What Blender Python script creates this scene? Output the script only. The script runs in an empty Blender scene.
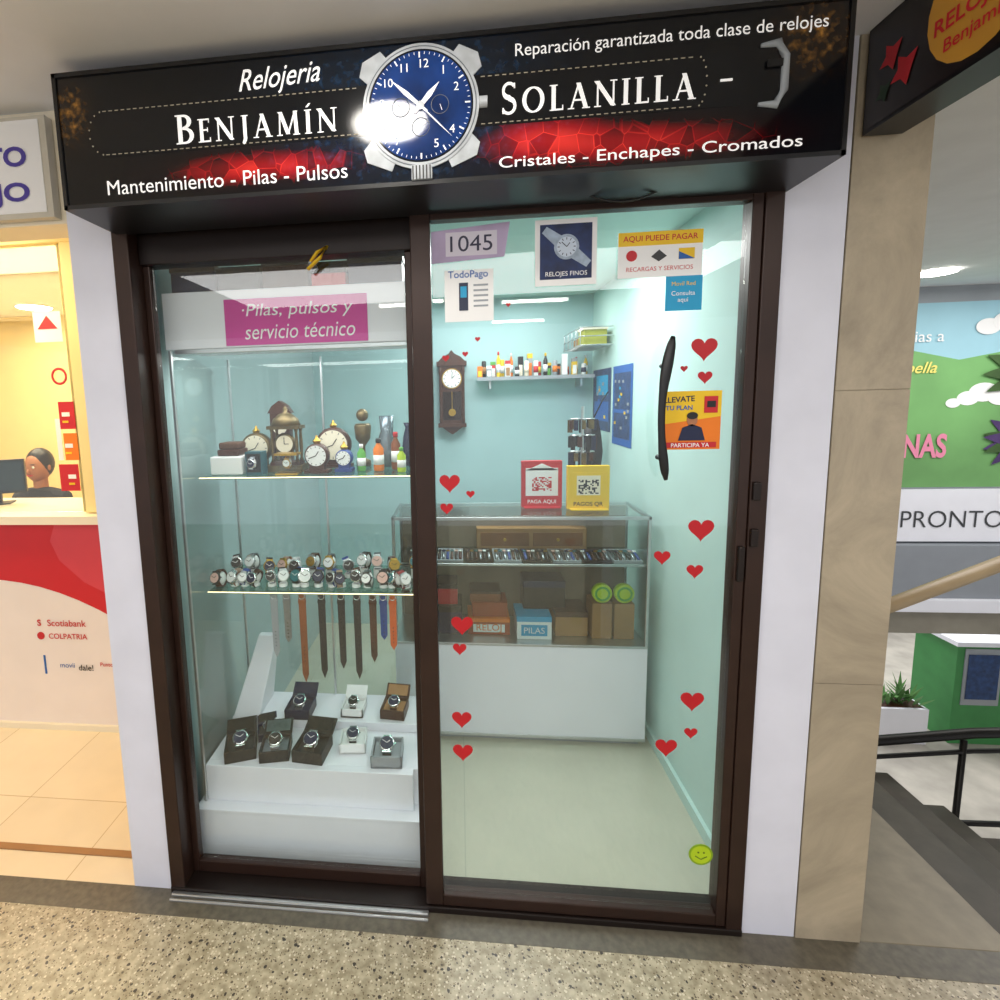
import bpy, math, random
from mathutils import Matrix, Vector
random.seed(7)
sc=bpy.context.scene
sc.view_settings.view_transform='Standard'
def L(h):
    h=h.lstrip('#'); o=[]
    for i in (0,2,4):
        c=int(h[i:i+2],16)/255
        o.append(c/12.92 if c<=.04045 else ((c+.055)/1.055)**2.4)
    return (*o,1)
MATS={}
def mat(name,col,rough=.5,metal=0,emit=0,var=.06,vscale=6,coat=0,bump=0):
    if name in MATS: return MATS[name]
    m=bpy.data.materials.new(name); m.use_nodes=True; nt=m.node_tree; b=nt.nodes['Principled BSDF']
    c=L(col)
    if var>0:
        tc=nt.nodes.new('ShaderNodeTexCoord'); nz=nt.nodes.new('ShaderNodeTexNoise'); nz.inputs['Scale'].default_value=vscale; nz.inputs['Detail'].default_value=4
        rp=nt.nodes.new('ShaderNodeValToRGB'); rp.color_ramp.elements[0].position=.3; rp.color_ramp.elements[1].position=.7
        rp.color_ramp.elements[0].color=(*[x*(1-var) for x in c[:3]],1); rp.color_ramp.elements[1].color=(*[min(1,x*(1+var)) for x in c[:3]],1)
        nt.links.new(tc.outputs['Object'],nz.inputs['Vector']); nt.links.new(nz.outputs['Fac'],rp.inputs[0]); nt.links.new(rp.outputs[0],b.inputs['Base Color'])
        if emit: nt.links.new(rp.outputs[0],b.inputs['Emission Color'])
        if bump:
            bp=nt.nodes.new('ShaderNodeBump'); bp.inputs['Strength'].default_value=bump; nt.links.new(nz.outputs['Fac'],bp.inputs['Height']); nt.links.new(bp.outputs[0],b.inputs['Normal'])
    else:
        b.inputs['Base Color'].default_value=c
        if emit: b.inputs['Emission Color'].default_value=c
    b.inputs['Roughness'].default_value=rough; b.inputs['Metallic'].default_value=metal
    if emit: b.inputs['Emission Strength'].default_value=emit
    if coat: b.inputs['Coat Weight'].default_value=coat; b.inputs['Coat Roughness'].default_value=.03
    MATS[name]=m; return m
def glassmat(name,tint,refl=1.0):
    m=bpy.data.materials.new(name); m.use_nodes=True; nt=m.node_tree; nt.nodes.clear(); N=nt.nodes.new; K=nt.links.new
    o=N('ShaderNodeOutputMaterial'); mx=N('ShaderNodeMixShader'); t=N('ShaderNodeBsdfTransparent'); g=N('ShaderNodeBsdfGlossy'); lw=N('ShaderNodeLayerWeight'); lw.inputs[0].default_value=.5
    pw=N('ShaderNodeMath'); pw.operation='POWER'; pw.inputs[1].default_value=5; K(lw.outputs['Facing'],pw.inputs[0])
    ma=N('ShaderNodeMath'); ma.operation='MULTIPLY_ADD'; ma.inputs[1].default_value=.9*refl; ma.inputs[2].default_value=.045*refl; K(pw.outputs[0],ma.inputs[0])
    t.inputs[0].default_value=L(tint); g.inputs['Roughness'].default_value=.015; g.inputs[0].default_value=(1,1,1,1)
    K(ma.outputs[0],mx.inputs[0]); K(t.outputs[0],mx.inputs[1]); K(g.outputs[0],mx.inputs[2]); K(mx.outputs[0],o.inputs[0])
    return m
GL=glassmat('clear_glass','#fbfefd'); GLs=glassmat('case_glass','#f8fcfb',.7); GLg=glassmat('glass_edge','#c4e2da')

def textmesh(s,bold=0,shear=0,ext=0):
    cu=bpy.data.curves.new('t','FONT'); cu.body=s; cu.offset=bold; cu.shear=shear; cu.extrude=ext; cu.resolution_u=4; cu.align_x='CENTER'; cu.align_y='CENTER'
    o=bpy.data.objects.new('t',cu); sc.collection.objects.link(o)
    dg=bpy.context.evaluated_depsgraph_get(); dg.update()
    me=o.evaluated_get(dg).to_mesh()
    v=[x.co.copy() for x in me.vertices]; f=[tuple(p.vertices) for p in me.polygons]
    o.evaluated_get(dg).to_mesh_clear(); bpy.data.objects.remove(o); bpy.data.curves.remove(cu)
    return v,f
class MB:
    def __init__(s,name): s.name=name; s.v=[]; s.f=[]; s.mi=[]; s.sm=[]; s.mats=[]; s.M=Matrix.Identity(4)
    def add(s,vs,fs,m,smooth=False,M=None):
        if m not in s.mats: s.mats.append(m)
        k=s.mats.index(m); n=len(s.v); T=s.M@M if M is not None else s.M
        s.v+=[T@Vector(v) for v in vs]
        for f in fs: s.f.append([i+n for i in f]); s.mi.append(k); s.sm.append(smooth)
        return s
    def box(s,a,b,m,M=None):
        x0,y0,z0=a;x1,y1,z1=b
        return s.add([(x0,y0,z0),(x1,y0,z0),(x1,y1,z0),(x0,y1,z0),(x0,y0,z1),(x1,y0,z1),(x1,y1,z1),(x0,y1,z1)],[(0,3,2,1),(4,5,6,7),(0,1,5,4),(1,2,6,5),(2,3,7,6),(3,0,4,7)],m,False,M)
    def lathe(s,prof,m,c=(0,0,0),seg=24,axis='z',M=None,smooth=True,sx=1,sy=1):
        vs=[];fs=[]
        for r,h in prof:
            for i in range(seg):
                a=2*math.pi*i/seg; p=(r*math.cos(a)*sx,r*math.sin(a)*sy,h)
                if axis=='y': p=(p[0],-p[2],p[1])   # +h goes toward -y
                if axis=='x': p=(p[2],p[0],p[1])
                vs.append((p[0]+c[0],p[1]+c[1],p[2]+c[2]))
        for j in range(len(prof)-1):
            for i in range(seg):
                k=(i+1)%seg; fs.append((j*seg+i,j*seg+k,(j+1)*seg+k,(j+1)*seg+i))
        fs.append(tuple(range(seg))[::-1]); fs.append(tuple((len(prof)-1)*seg+i for i in range(seg)))
        return s.add(vs,fs,m,smooth,M)
    def cyl(s,c,r,h,m,axis='z',seg=24,M=None): return s.lathe([(r,0),(r,h)],m,c,seg,axis,M,False)
    def sphere(s,c,r,m,seg=20,sx=1,sy=1,sz=1,M=None):
        n=12; return s.lathe([(max(1e-4,r*math.sin(math.pi*i/n)),-r*sz*math.cos(math.pi*i/n)) for i in range(n+1)],m,c,seg,'z',M,True,sx,sy)
    def ring(s,c,R,r,m,axis='y',seg=32,M=None,h=None):
        h=h or r; vs=[];fs=[];pr=[(R-r,-h),(R-r*.5,h),(R+r*.5,h),(R+r,-h)]
        for (q,t) in pr:
            for i in range(seg):
                a=2*math.pi*i/seg; p=(q*math.cos(a),q*math.sin(a),t)
                if axis=='y': p=(p[0],-p[2],p[1])
                if axis=='x': p=(p[2],p[0],p[1])
                vs.append((p[0]+c[0],p[1]+c[1],p[2]+c[2]))
        for j in range(4):
            for i in range(seg):
                k=(i+1)%seg; j2=(j+1)%4; fs.append((j*seg+i,j*seg+k,j2*seg+k,j2*seg+i))
        return s.add(vs,fs,m,True,M)
    def plate(s,pts,y,m,t=.002,M=None):
        n=len(pts); vs=[(x,y-t,z) for x,z in pts]+[(x,y,z) for x,z in pts]
        fs=[tuple(range(n)),tuple(range(n,2*n))[::-1]]+[(i,i+n,(i+1)%n+n,(i+1)%n) for i in range(n)]
        return s.add(vs,fs,m,False,M)
    def rect(s,x0,z0,x1,z1,y,m,t=.002,M=None): return s.plate([(x0,z0),(x1,z0),(x1,z1),(x0,z1)],y,m,t,M)
    def tube(s,pts,r,m,seg=10,M=None,flat=1):
        P=[Vector(p) for p in pts]; vs=[];fs=[]
        for i,p in enumerate(P):
            d=(P[min(i+1,len(P)-1)]-P[max(i-1,0)]).normalized()
            a=Vector((0,0,1)) if abs(d.z)<.9 else Vector((0,1,0))
            u=d.cross(a).normalized(); w=u.cross(d)
            rr=r[i] if isinstance(r,(list,tuple)) else r
            for k in range(seg):
                t=2*math.pi*k/seg; vs.append(p+u*rr*math.cos(t)+w*rr*flat*math.sin(t))
        for j in range(len(P)-1):
            for k in range(seg):
                q=(k+1)%seg; fs.append((j*seg+k,j*seg+q,(j+1)*seg+q,(j+1)*seg+k))
        fs.append(tuple(range(seg))[::-1]); fs.append(tuple((len(P)-1)*seg+k for k in range(seg)))
        return s.add(vs,fs,m,True,M)
    def text(s,t,x,z,y,m,w=None,h=None,bold=0,shear=0,rot=0,M=None,facing='-y',rz=0):
        vs,fs=textmesh(t,bold,shear)
        xs=[v.x for v in vs]; ys=[v.y for v in vs]; W=max(xs)-min(xs); H=max(ys)-min(ys); cx=(max(xs)+min(xs))/2; cy=(max(ys)+min(ys))/2
        kx=(w/W) if w else h/H; ky=(h/H) if h else kx
        out=[]
        for v in vs:
            a=(v.x-cx)*kx; b=(v.y-cy)*ky
            a,b=a*math.cos(rot)-b*math.sin(rot),a*math.sin(rot)+b*math.cos(rot)
            if facing=='-y': out.append((x+a,y,z+b))
            else: out.append((y,x-a,z+b))
        return s.add(out,fs,m,False,M)
    def serif(s,t,x0,x1,zb,hbig,hsm,y,m):
        TH,TN=.17,.07
        def arc(cx,cy,rx,ry,a0,a1,n=14): return [(cx+rx*math.cos(math.radians(a0+(a1-a0)*i/n)),cy+ry*math.sin(math.radians(a0+(a1-a0)*i/n))) for i in range(n+1)]
        G={'B':(.68,[('s',.17,0,.17,1,TH),('c',[(.1,.965)]+arc(.3,.76,.24,.205,90,-90)),('c',[(.1,.555)]+[(.3,.53)]+arc(.34,.275,.27,.24,90,-90)+[(.1,.035)])],[(.13,0,.26),(.13,1,.26)]),
           'E':(.60,[('s',.17,0,.17,1,TH),('s',.1,.965,.54,.965,TN),('s',.17,.52,.46,.52,TN),('s',.1,.035,.58,.035,TN),('s',.53,.82,.53,1,.045),('s',.46,.42,.46,.62,.04),('s',.57,0,.57,.2,.045)],[(.12,0,.24),(.12,1,.24)]),
           'N':(.92,[('s',.15,0,.15,1,TN),('s',.12,.98,.78,.02,TH),('s',.78,0,.78,1,TN)],[(.15,0,.28),(.12,1,.22),(.78,1,.28)]),
           'J':(.42,[('s',.26,.1,.26,1,TH),('c',arc(.08,.1,.19,.30,0,-70))],[(.26,1,.32)]),
           'A':(.88,[('s',.44,1.0,.13,0,TN),('s',.42,1.0,.74,0,TH),('s',.24,.34,.62,.34,TN)],[(.13,0,.26),(.74,0,.32)]),
           'M':(1.05,[('s',.17,1,.13,0,TN),('s',.18,1,.52,.05,TH),('s',.86,1,.52,.05,TN),('s',.86,1,.92,0,TH)],[(.13,0,.26),(.91,0,.32),(.15,1,.18),(.89,1,.18)]),
           'I':(.36,[('s',.18,0,.18,1,TH)],[(.18,0,.32),(.18,1,.32)]),
           'L':(.58,[('s',.17,0,.17,1,TH),('s',.1,.035,.54,.035,TN),('s',.54,0,.54,.2,.045)],[(.15,0,.28),(.17,1,.32)]),
           'O':(.95,[('c',arc(.46,.5,.37,.47,0,360,36))],[]),
           'S':(.56,[('c',arc(.27,.745,.19,.22,35,265,12)+arc(.25,.26,.21,.225,75,-150,12)),('s',.44,.80,.44,.97,.045),('s',.07,.03,.07,.22,.045)],[])}
        G['Í']=(G['I'][0],G['I'][1]+[('s',.14,1.1,.28,1.26,.08)],G['I'][2])
        tot=sum(G[c][0]*(hbig if i==0 else hsm) for i,c in enumerate(t)); sp=(x1-x0-tot)/(len(t)-1); x=x0
        for i,c in enumerate(t):
            h=hbig if i==0 else hsm; adv,st,se=G[c]
            def quad(p): s.add([(x+a*h,y-.0001*random.random(),zb+b*h) for a,b in p],[(0,1,2,3)],m)
            for q in st:
                if q[0]=='s':
                    _,a,b,c2,d,w=q
                    if abs(b-d)<.01: quad([(a,b-w/2),(c2,b-w/2),(c2,b+w/2),(a,b+w/2)])
                    else:
                        k=w/2/max(.6,abs(d-b)/math.hypot(c2-a,d-b)); quad([(a-k,b),(a+k,b),(c2+k,d),(c2-k,d)])
                else:
                    P=q[1]; Ls=[]
                    for j,p in enumerate(P):
                        a=P[max(0,j-1)]; b=P[min(len(P)-1,j+1)]
                        if math.hypot(P[0][0]-P[-1][0],P[0][1]-P[-1][1])<1e-6:
                            if j in(0,len(P)-1): a=P[-2];b=P[1]
                        dx,dy=b[0]-a[0],b[1]-a[1]; l=math.hypot(dx,dy) or 1; w=(TN+(TH-TN)*(abs(dy)/l)**1.5)/2
                        if c=='S': w=(TN+(TH-TN)*(abs(dx)/l if 5<j<20 and .3<p[1]<.72 else .25))/2
                        Ls.append(((p[0]-dy/l*w,p[1]+dx/l*w),(p[0]+dy/l*w,p[1]-dx/l*w)))
                    for j in range(len(P)-1): quad([Ls[j][0],Ls[j][1],Ls[j+1][1],Ls[j+1][0]])
            for (a,b,w) in se:
                b2=b if b==0 else b-.045; quad([(a-w/2,b2),(a+w/2,b2),(a+w/2,b2+.045),(a-w/2,b2+.045)])
            x+=adv*h+sp
        return s
    def done(s,bevel=0,parent=None):
        me=bpy.data.meshes.new(s.name); me.from_pydata([tuple(v) for v in s.v],[],s.f); 
        for m in s.mats: me.materials.append(m)
        for p,k,q in zip(me.polygons,s.mi,s.sm): p.material_index=k; p.use_smooth=q
        me.validate(); me.update()
        o=bpy.data.objects.new(s.name,me); sc.collection.objects.link(o)
        if bevel:
            b=o.modifiers.new('bevel','BEVEL'); b.width=bevel; b.segments=2; b.limit_method='ANGLE'; b.angle_limit=1.0
        if parent: o.parent=parent
        return o
def T(x,y,z,rx=0,ry=0,rz=0,s=1):
    return Matrix.Translation((x,y,z))@Matrix.Rotation(rz,4,'Z')@Matrix.Rotation(ry,4,'Y')@Matrix.Rotation(rx,4,'X')@Matrix.Scale(s,4)
def heart(cx,cz,s):
    o=[]
    for i in range(28):
        t=2*math.pi*i/28; o.append((cx+s*16*math.sin(t)**3/17, cz+s*(13*math.cos(t)-5*math.cos(2*t)-2*math.cos(3*t)-math.cos(4*t)+2)/17))
    return o[::-1]
def circ(cx,cz,r,n=24,rz=None):
    rz=rz or r; return [(cx+r*math.cos(2*math.pi*i/n),cz+rz*math.sin(2*math.pi*i/n)) for i in range(n)]

# ---------- materials
white_paint=mat('white_painted_plaster','#dfe1ee',.6,var=.05,vscale=5,bump=.15)
ceil_m=mat('ceiling_paint','#e8e8ea',.7,var=.03)
stone=mat('beige_marble_cladding','#aea18b',.35,var=.24,vscale=2.6)
for n_ in stone.node_tree.nodes:
    if n_.type=='TEX_NOISE': n_.inputs['Detail'].default_value=12; n_.inputs['Roughness'].default_value=.68; n_.inputs['Distortion'].default_value=1.6
bronze=mat('bronze_aluminium','#33211a',.35,.3,var=.15,vscale=9)
bronze_d=mat('bronze_dark','#1d1310',.4,.3,var=.1)
steel=mat('brushed_steel','#c9ccce',.28,.9,var=.05,vscale=30)
chrome=mat('chrome','#e8e8ea',.12,1,var=0)
aqua=mat('aqua_wall_paint','#c3e2dc',.6,var=.03)
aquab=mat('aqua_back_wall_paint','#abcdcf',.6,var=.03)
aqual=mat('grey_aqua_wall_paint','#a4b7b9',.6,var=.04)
white=mat('white_laminate','#ebecf4',.35,var=.02)
whitep=mat('white_print','#f4f4f4',.5,var=0)
black=mat('black_plastic','#121214',.35,var=.05)
blackl=mat('black_leather','#18181b',.5,var=.15,vscale=60)
red=mat('red_vinyl','#bd121f',.45,var=.04)
redd=mat('red_print','#c8202a',.5,var=0)
pink=mat('magenta_print','#cf1f97',.5,var=.03)
yellow=mat('yellow_print','#f0c51c',.5,var=.03)
orange=mat('orange_print','#ee7d16',.5,var=.05)
blue=mat('blue_print','#1c5fae',.5,var=.05)
navy=mat('navy_print','#101b3f',.4,var=.1)
cyan=mat('cyan_print','#1b9fd0',.5,var=.03)
green=mat('green_print','#5fae4a',.6,var=.12,vscale=2)
gold=mat('gold_metal','#b8923f',.3,.8,var=.1)
brownw=mat('dark_walnut','#43200f',.4,var=.3,vscale=14)
brown=mat('tan_cardboard','#a5794c',.7,var=.12)
cream=mat('cream_print','#f0e6cf',.5,var=.02)
purple=mat('purple_print','#4a3c9c',.5,var=0)
grey=mat('grey_panel','#9aa0a6',.5,var=.05)
led=mat('warm_led_strip','#ffe9b8',.5,emit=2.2,var=0)
lamp=mat('lamp_diffuser','#fffaf0',.5,emit=16,var=0)
lamp2=mat('downlight_diffuser','#fffaf0',.5,emit=38,var=0)
limeg=mat('lime_plastic','#b6d21f',.4,var=.05)
skin=mat('skin','#a9714f',.55,var=.08)

def terrazzo():
    m=bpy.data.materials.new('terrazzo'); m.use_nodes=True; nt=m.node_tree; b=nt.nodes['Principled BSDF']; N=nt.nodes.new; K=nt.links.new
    tc=N('ShaderNodeTexCoord')
    def layer(scale,thr,seedcol):
        v=N('ShaderNodeTexVoronoi'); v.inputs['Scale'].default_value=scale; K(tc.outputs['Object'],v.inputs['Vector'])
        nz=N('ShaderNodeTexNoise'); nz.inputs['Scale'].default_value=scale*1.7; K(tc.outputs['Object'],nz.inputs['Vector'])
        ad=N('ShaderNodeMath'); ad.operation='MULTIPLY_ADD'; ad.inputs[1].default_value=.5; K(nz.outputs['Fac'],ad.inputs[0]); K(v.outputs['Distance'],ad.inputs[2])
        lt=N('ShaderNodeMath'); lt.operation='LESS_THAN'; lt.inputs[1].default_value=thr; K(ad.outputs[0],lt.inputs[0]); return v,lt
    base=N('ShaderNodeValToRGB'); nz=N('ShaderNodeTexNoise'); nz.inputs['Scale'].default_value=40; nz.inputs['Detail'].default_value=6; K(tc.outputs['Object'],nz.inputs['Vector'])
    base.color_ramp.elements[0].color=L('#95896f'); base.color_ramp.elements[1].color=L('#c0b499'); base.color_ramp.elements[0].position=.35; base.color_ramp.elements[1].position=.65; K(nz.outputs['Fac'],base.inputs[0])
    cur=base.outputs[0]
    for scale,thr,col in ((75,.49,'#d6ccb4'),(60,.43,'#5a4e3d'),(110,.47,'#75654b'),(38,.41,'#393129')):
        v,lt=layer(scale,thr,col); mx=N('ShaderNodeMix'); mx.data_type='RGBA'; K(lt.outputs[0],mx.inputs[0]); K(cur,mx.inputs[6]); mx.inputs[7].default_value=L(col); cur=mx.outputs[2]
    K(cur,b.inputs['Base Color']); b.inputs['Roughness'].default_value=.3
    return m
def tile(name,c1,mortar,size,rough=.2,off=(0,0,0)):
    m=bpy.data.materials.new(name); m.use_nodes=True; nt=m.node_tree; b=nt.nodes['Principled BSDF']; N=nt.nodes.new; K=nt.links.new
    tc=N('ShaderNodeTexCoord'); mp=N('ShaderNodeMapping'); mp.inputs['Location'].default_value=off; K(tc.outputs['Object'],mp.inputs[0]); br=N('ShaderNodeTexBrick'); br.offset=0; br.inputs['Scale'].default_value=1; br.inputs['Brick Width'].default_value=size; br.inputs['Row Height'].default_value=size; br.inputs['Mortar Size'].default_value=.002
    K(mp.outputs[0],br.inputs['Vector']); c=L(c1); br.inputs['Color1'].default_value=c; br.inputs['Color2'].default_value=(*[x*.95 for x in c[:3]],1); br.inputs['Mortar'].default_value=L(mortar)
    nz=N('ShaderNodeTexNoise'); nz.inputs['Scale'].default_value=5; nz.inputs['Detail'].default_value=5; K(tc.outputs['Object'],nz.inputs['Vector'])
    mx=N('ShaderNodeMix'); mx.data_type='RGBA'; mx.blend_type='MULTIPLY'; mx.inputs[0].default_value=.15; K(br.outputs[0],mx.inputs[6]); K(nz.outputs['Fac'],mx.inputs[7])
    K(mx.outputs[2],b.inputs['Base Color']); b.inputs['Roughness'].default_value=rough; return m
terr=terrazzo()
border_m=mat('granite_border','#625c4f',.4,var=.25,vscale=45)
slab_m=mat('granite_slab','#8a7f6a',.4,var=.18,vscale=12)
shopfl=tile('interior_floor_tile','#cbcbb9','#b9bbab',.9,.15)
lefttile=tile('booth_floor_tile','#f8e6c4','#d2b88c',.45,.25,(.05,.1,0))

# ---------- room shell
def slab(name,a,b,m,bev=0): return MB(name).box(a,b,m).done(bev)
H=2.5
slab('floor',(-6,-5,-.1),(6,-.09,0),terr)
slab('trim_floor_border',(-6,-.09,-.1),(1.6,-.0,.001),border_m)
slab('floor_shop',(-1.14,0,-.1),(1.165,2.3,0),shopfl)
slab('floor_booth',(-6,0,-.1),(-1.14,3.2,0),lefttile)
slab('floor_landing',(1.165,0,-.12),(1.60,2.4,0.0),slab_m,.004)
slab('ceiling',(-6,-5,H),(8,4,H+.1),ceil_m)
slab('ceiling_shop',(-1.0,.12,2.3),(.89,2.1,2.34),aqua)
slab('wall_shop_back',(-1.14,2.1,0),(1.165,2.2,H),aquab)
mb=MB('wall_shop_right'); mb.box((.89,.0,0),(.985,2.1,H),aqua); mb.box((.835,-.001,0),(.985,.10,H),white_paint); mb.done()
mb=MB('wall_shop_left'); mb.box((-1.14,.1,0),(-1.02,2.1,H),aqual); mb.box((-1.14,-.001,0),(-1.003,.12,H),white_paint); mb.done()
slab('wall_facade_header',(-1.003,0,2.19),(.835,.12,H),white_paint)
slab('baseboard_right',(.875,.12,0),(.89,2.1,.05),aqua)
mb=MB('pillar_stone_right')
zz=[0,.82,1.64,2.5]
for i in range(3): mb.box((.988,-.004,zz[i]+.0007),(1.168,2.2,zz[i+1]-.0007),stone)
mb.box((.99,0,0),(1.166,2.19,2.5),stone); mb.done(.0008)

# ---------- storefront frame, door, fixed window
mb=MB('door_frame')
mb.box((-1.0,-.012,0),(-.95,.10,2.19),bronze); mb.box((.786,-.012,0),(.832,.10,2.19),bronze)
mb.box((-.95,-.012,2.16),(.786,.10,2.19),bronze); mb.box((-.95,.035,2.07),(-.12,.10,2.16),bronze_d)
mb.box((-1.0,-.015,0),(.832,.10,.022),bronze_d)
mb.box((-.99,-.03,0),(-.12,-.015,.012),steel); mb.box((-.99,-.045,0),(-.12,-.038,.008),steel)
for z in (1.22,1.35): mb.box((.79,-.022,z),(.81,-.012,z+.05),bronze_d)
mb.done(.003)
mb=MB('window_1')
mb.box((-.95,.05,.022),(-.928,.08,2.07),bronze); mb.box((-.15,.05,.022),(-.10,.08,2.07),bronze)
mb.box((-.928,.05,.022),(-.15,.08,.065),bronze)
mb.box((-.928,.062,.065),(-.15,.068,2.07),GL); mb.done(.003)
mb=MB('door_1')
mb.box((-.128,-.008,.024),(-.072,.030,2.158),bronze); mb.box((.757,-.008,.024),(.785,.030,2.158),bronze)
mb.box((-.072,-.008,.024),(.757,.030,.062),bronze); mb.box((-.072,-.008,2.132),(.757,.030,2.158),bronze)
mb.box((-.072,.008,.062),(.757,.014,2.132),GL)
mb.box((.762,-.02,1.12),(.778,-.008,1.22),bronze_d); mb.done(.003)
mb=MB('door_pull_handle')
pts=[];rr=[]
for i in range(41):
    t=i/40; z=1.41+.385*t; pts.append((.560+.006*t-.022*math.sin(math.pi*t),-.026-.006*math.sin(math.pi*t),z))
    rr.append(.0095+.0055*math.exp(-((t-.80)/.16)**2)+.003*math.exp(-((t-.15)/.1)**2)-.005*max(0,(abs(t-.5)-.44)/.06))
mb.tube(pts,rr,black,14,flat=.6)
mb.cyl((.549,.008,1.47),.007,.034,black,'y'); mb.cyl((.552,.008,1.72),.007,.034,black,'y'); mb.done()
mb=MB('hanging_cable'); mb.tube([(.27+.30*i/14,-.06,2.185-.055*math.sin(math.pi*i/14)) for i in range(15)],.003,black,8); mb.done()

hs=[(.66,1.76,.036),(.665,1.685,.020),(.61,1.71,.010),(-.03,1.40,.032),(-.04,1.325,.02),(.03,1.368,.013),(.672,1.26,.037),(.57,1.18,.024),(.66,1.14,.024),(.0,.965,.035),(-.008,.89,.022),(-.005,.66,.032),(-.003,.55,.033),(.668,.745,.035),(.668,.645,.02),(.60,.595,.033),(-.035,1.76,.011),(.02,1.77,.009),(.055,1.81,.008),(.14,1.90,.007)]
mb=MB('heart_stickers')
for x,z,s in hs: mb.plate(heart(x,z,s),.0077,red,.0012)
mb.done()
Y=.0075
ink=mat('dark_ink','#33304a',.5,var=0)
mb=MB('shop_number_sticker'); mb.plate([(-.07,2.02),(.13,2.03),(.145,2.12),(-.07,2.105)],Y,mat('lilac_print','#b9a8c8',.5,var=.2),.0015); mb.rect(-.03,2.037,.11,2.100,Y-.0015,mat('pale_label','#d8d2df',.5,var=0),.0008); mb.text('1045',.04,2.069,Y-.003,ink,h=.042,w=.115); mb.done()
mb=MB('payment_terminal_sticker'); mb.rect(-.035,1.86,.10,2.0,Y,whitep,.0015); mb.text('TodoPago',.03,1.985,Y-.002,blue,w=.11,bold=.01); mb.rect(.005,1.89,.03,1.965,Y-.0015,navy,.0015); mb.rect(.009,1.925,.026,1.955,Y-.003,cyan,.0008)
for i in range(5): mb.rect(.045,1.955-i*.014,.085,1.960-i*.014,Y-.0015,grey,.0008)
mb.done()
mb=MB('watch_poster'); mb.rect(.212,1.945,.375,2.118,Y,whitep,.0015); mb.rect(.225,1.962,.362,2.105,Y-.0015,mat('poster_blue_dark','#132858',.5,var=.5,vscale=25),.001)
Mw=Matrix.Translation((.295,0,2.045))@Matrix.Rotation(-.9,4,'Y')
sg=mat('poster_silver','#9fb0c4',.4,var=.2,vscale=60)
mb.plate([(-.016,.02),(.016,.02),(.010,.075),(-.010,.075)],Y-.0025,sg,.001,Mw); mb.plate([(-.010,-.075),(.010,-.075),(.016,-.02),(-.016,-.02)],Y-.0025,sg,.001,Mw)
mb.plate(circ(.295,2.045,.033),Y-.0035,sg,.001); mb.plate(circ(.295,2.045,.026),Y-.0045,mat('pale_dial','#c9d6e6',.4,var=0),.001)
for i in range(12): mb.rect(-.001,.018,.001,.024,Y-.0055,navy,.0004,Matrix.Translation((.295,0,2.045))@Matrix.Rotation(i*math.pi/6,4,'Y'))
for a,l in ((.7,.013),(-.8,.018)): mb.rect(-.001,0,.001,l,Y-.0056,navy,.0004,Matrix.Translation((.295,0,2.045))@Matrix.Rotation(a,4,'Y'))
mb.text('RELOJES FINOS',.295,1.974,Y-.003,whitep,w=.11); mb.done()
mb=MB('payment_sticker'); mb.rect(.43,1.955,.645,2.072,Y,whitep,.0015); mb.rect(.43,2.037,.645,2.072,Y-.0015,yellow,.001); mb.text('AQUI PUEDE PAGAR',.537,2.054,Y-.003,redd,w=.19,bold=.01)
mb.plate(circ(.465,2.012,.014),Y-.0015,redd,.001); mb.plate([(.515,2.008),(.535,1.995),(.555,2.008),(.535,2.025)],Y-.0015,black,.001); mb.rect(.585,1.998,.625,2.026,Y-.0015,yellow,.001); mb.plate([(.585,1.998),(.625,1.998),(.585,2.018)],Y-.0025,blue,.001); mb.text('RECARGAS Y SERVICIOS',.537,1.977,Y-.002,redd,w=.17); mb.done()
mb=MB('wifi_sticker'); mb.rect(.555,1.865,.648,1.955,Y,cyan,.0015); mb.text('Movil Red',.60,1.935,Y-.002,yellow,w=.06); mb.text('Consulta\naqui',.60,1.90,Y-.002,whitep,w=.06); mb.done()
mb=MB('promo_sticker'); mb.rect(.555,1.49,.71,1.65,Y,orange,.0015); mb.plate([(.555,1.56),(.71,1.58),(.71,1.65),(.555,1.65)],Y-.0012,yellow,.001); mb.text('LLEVATE',.60,1.628,Y-.003,navy,w=.08,bold=.02,rot=.05); mb.text('TU PLAN',.60,1.605,Y-.003,blue,w=.07,bold=.02)
mb.plate(circ(.635,1.572,.014,20,.018),Y-.003,skin,.001); mb.plate(circ(.635,1.583,.0145,20,.010),Y-.0042,black,.0006); mb.plate([(.60,1.515),(.67,1.515),(.66,1.55),(.635,1.56),(.61,1.55)],Y-.003,navy,.001); mb.rect(.665,1.59,.70,1.635,Y-.003,redd,.001); mb.rect(.672,1.605,.694,1.622,Y-.004,black,.001); mb.rect(.565,1.495,.70,1.51,Y-.002,redd,.001); mb.text('PARTICIPA YA',.632,1.502,Y-.0035,whitep,w=.10,bold=.01); mb.done()
mb=MB('smiley_sticker'); mb.plate(circ(.712,.25,.035,30),Y,mat('green_ring_print','#86a81c',.5,var=0),.0015); mb.plate(circ(.712,.25,.029,30),Y-.0015,limeg,.0008); olv=mat('olive_print','#5d7a10',.5,var=0); mb.tube([(.695,Y-.003,.246),(.712,Y-.003,.236),(.729,Y-.003,.246)],.0015,olv,6); mb.plate(circ(.704,.258,.003),Y-.002,olv,.001); mb.plate(circ(.720,.258,.003),Y-.002,olv,.001); mb.done()

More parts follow.
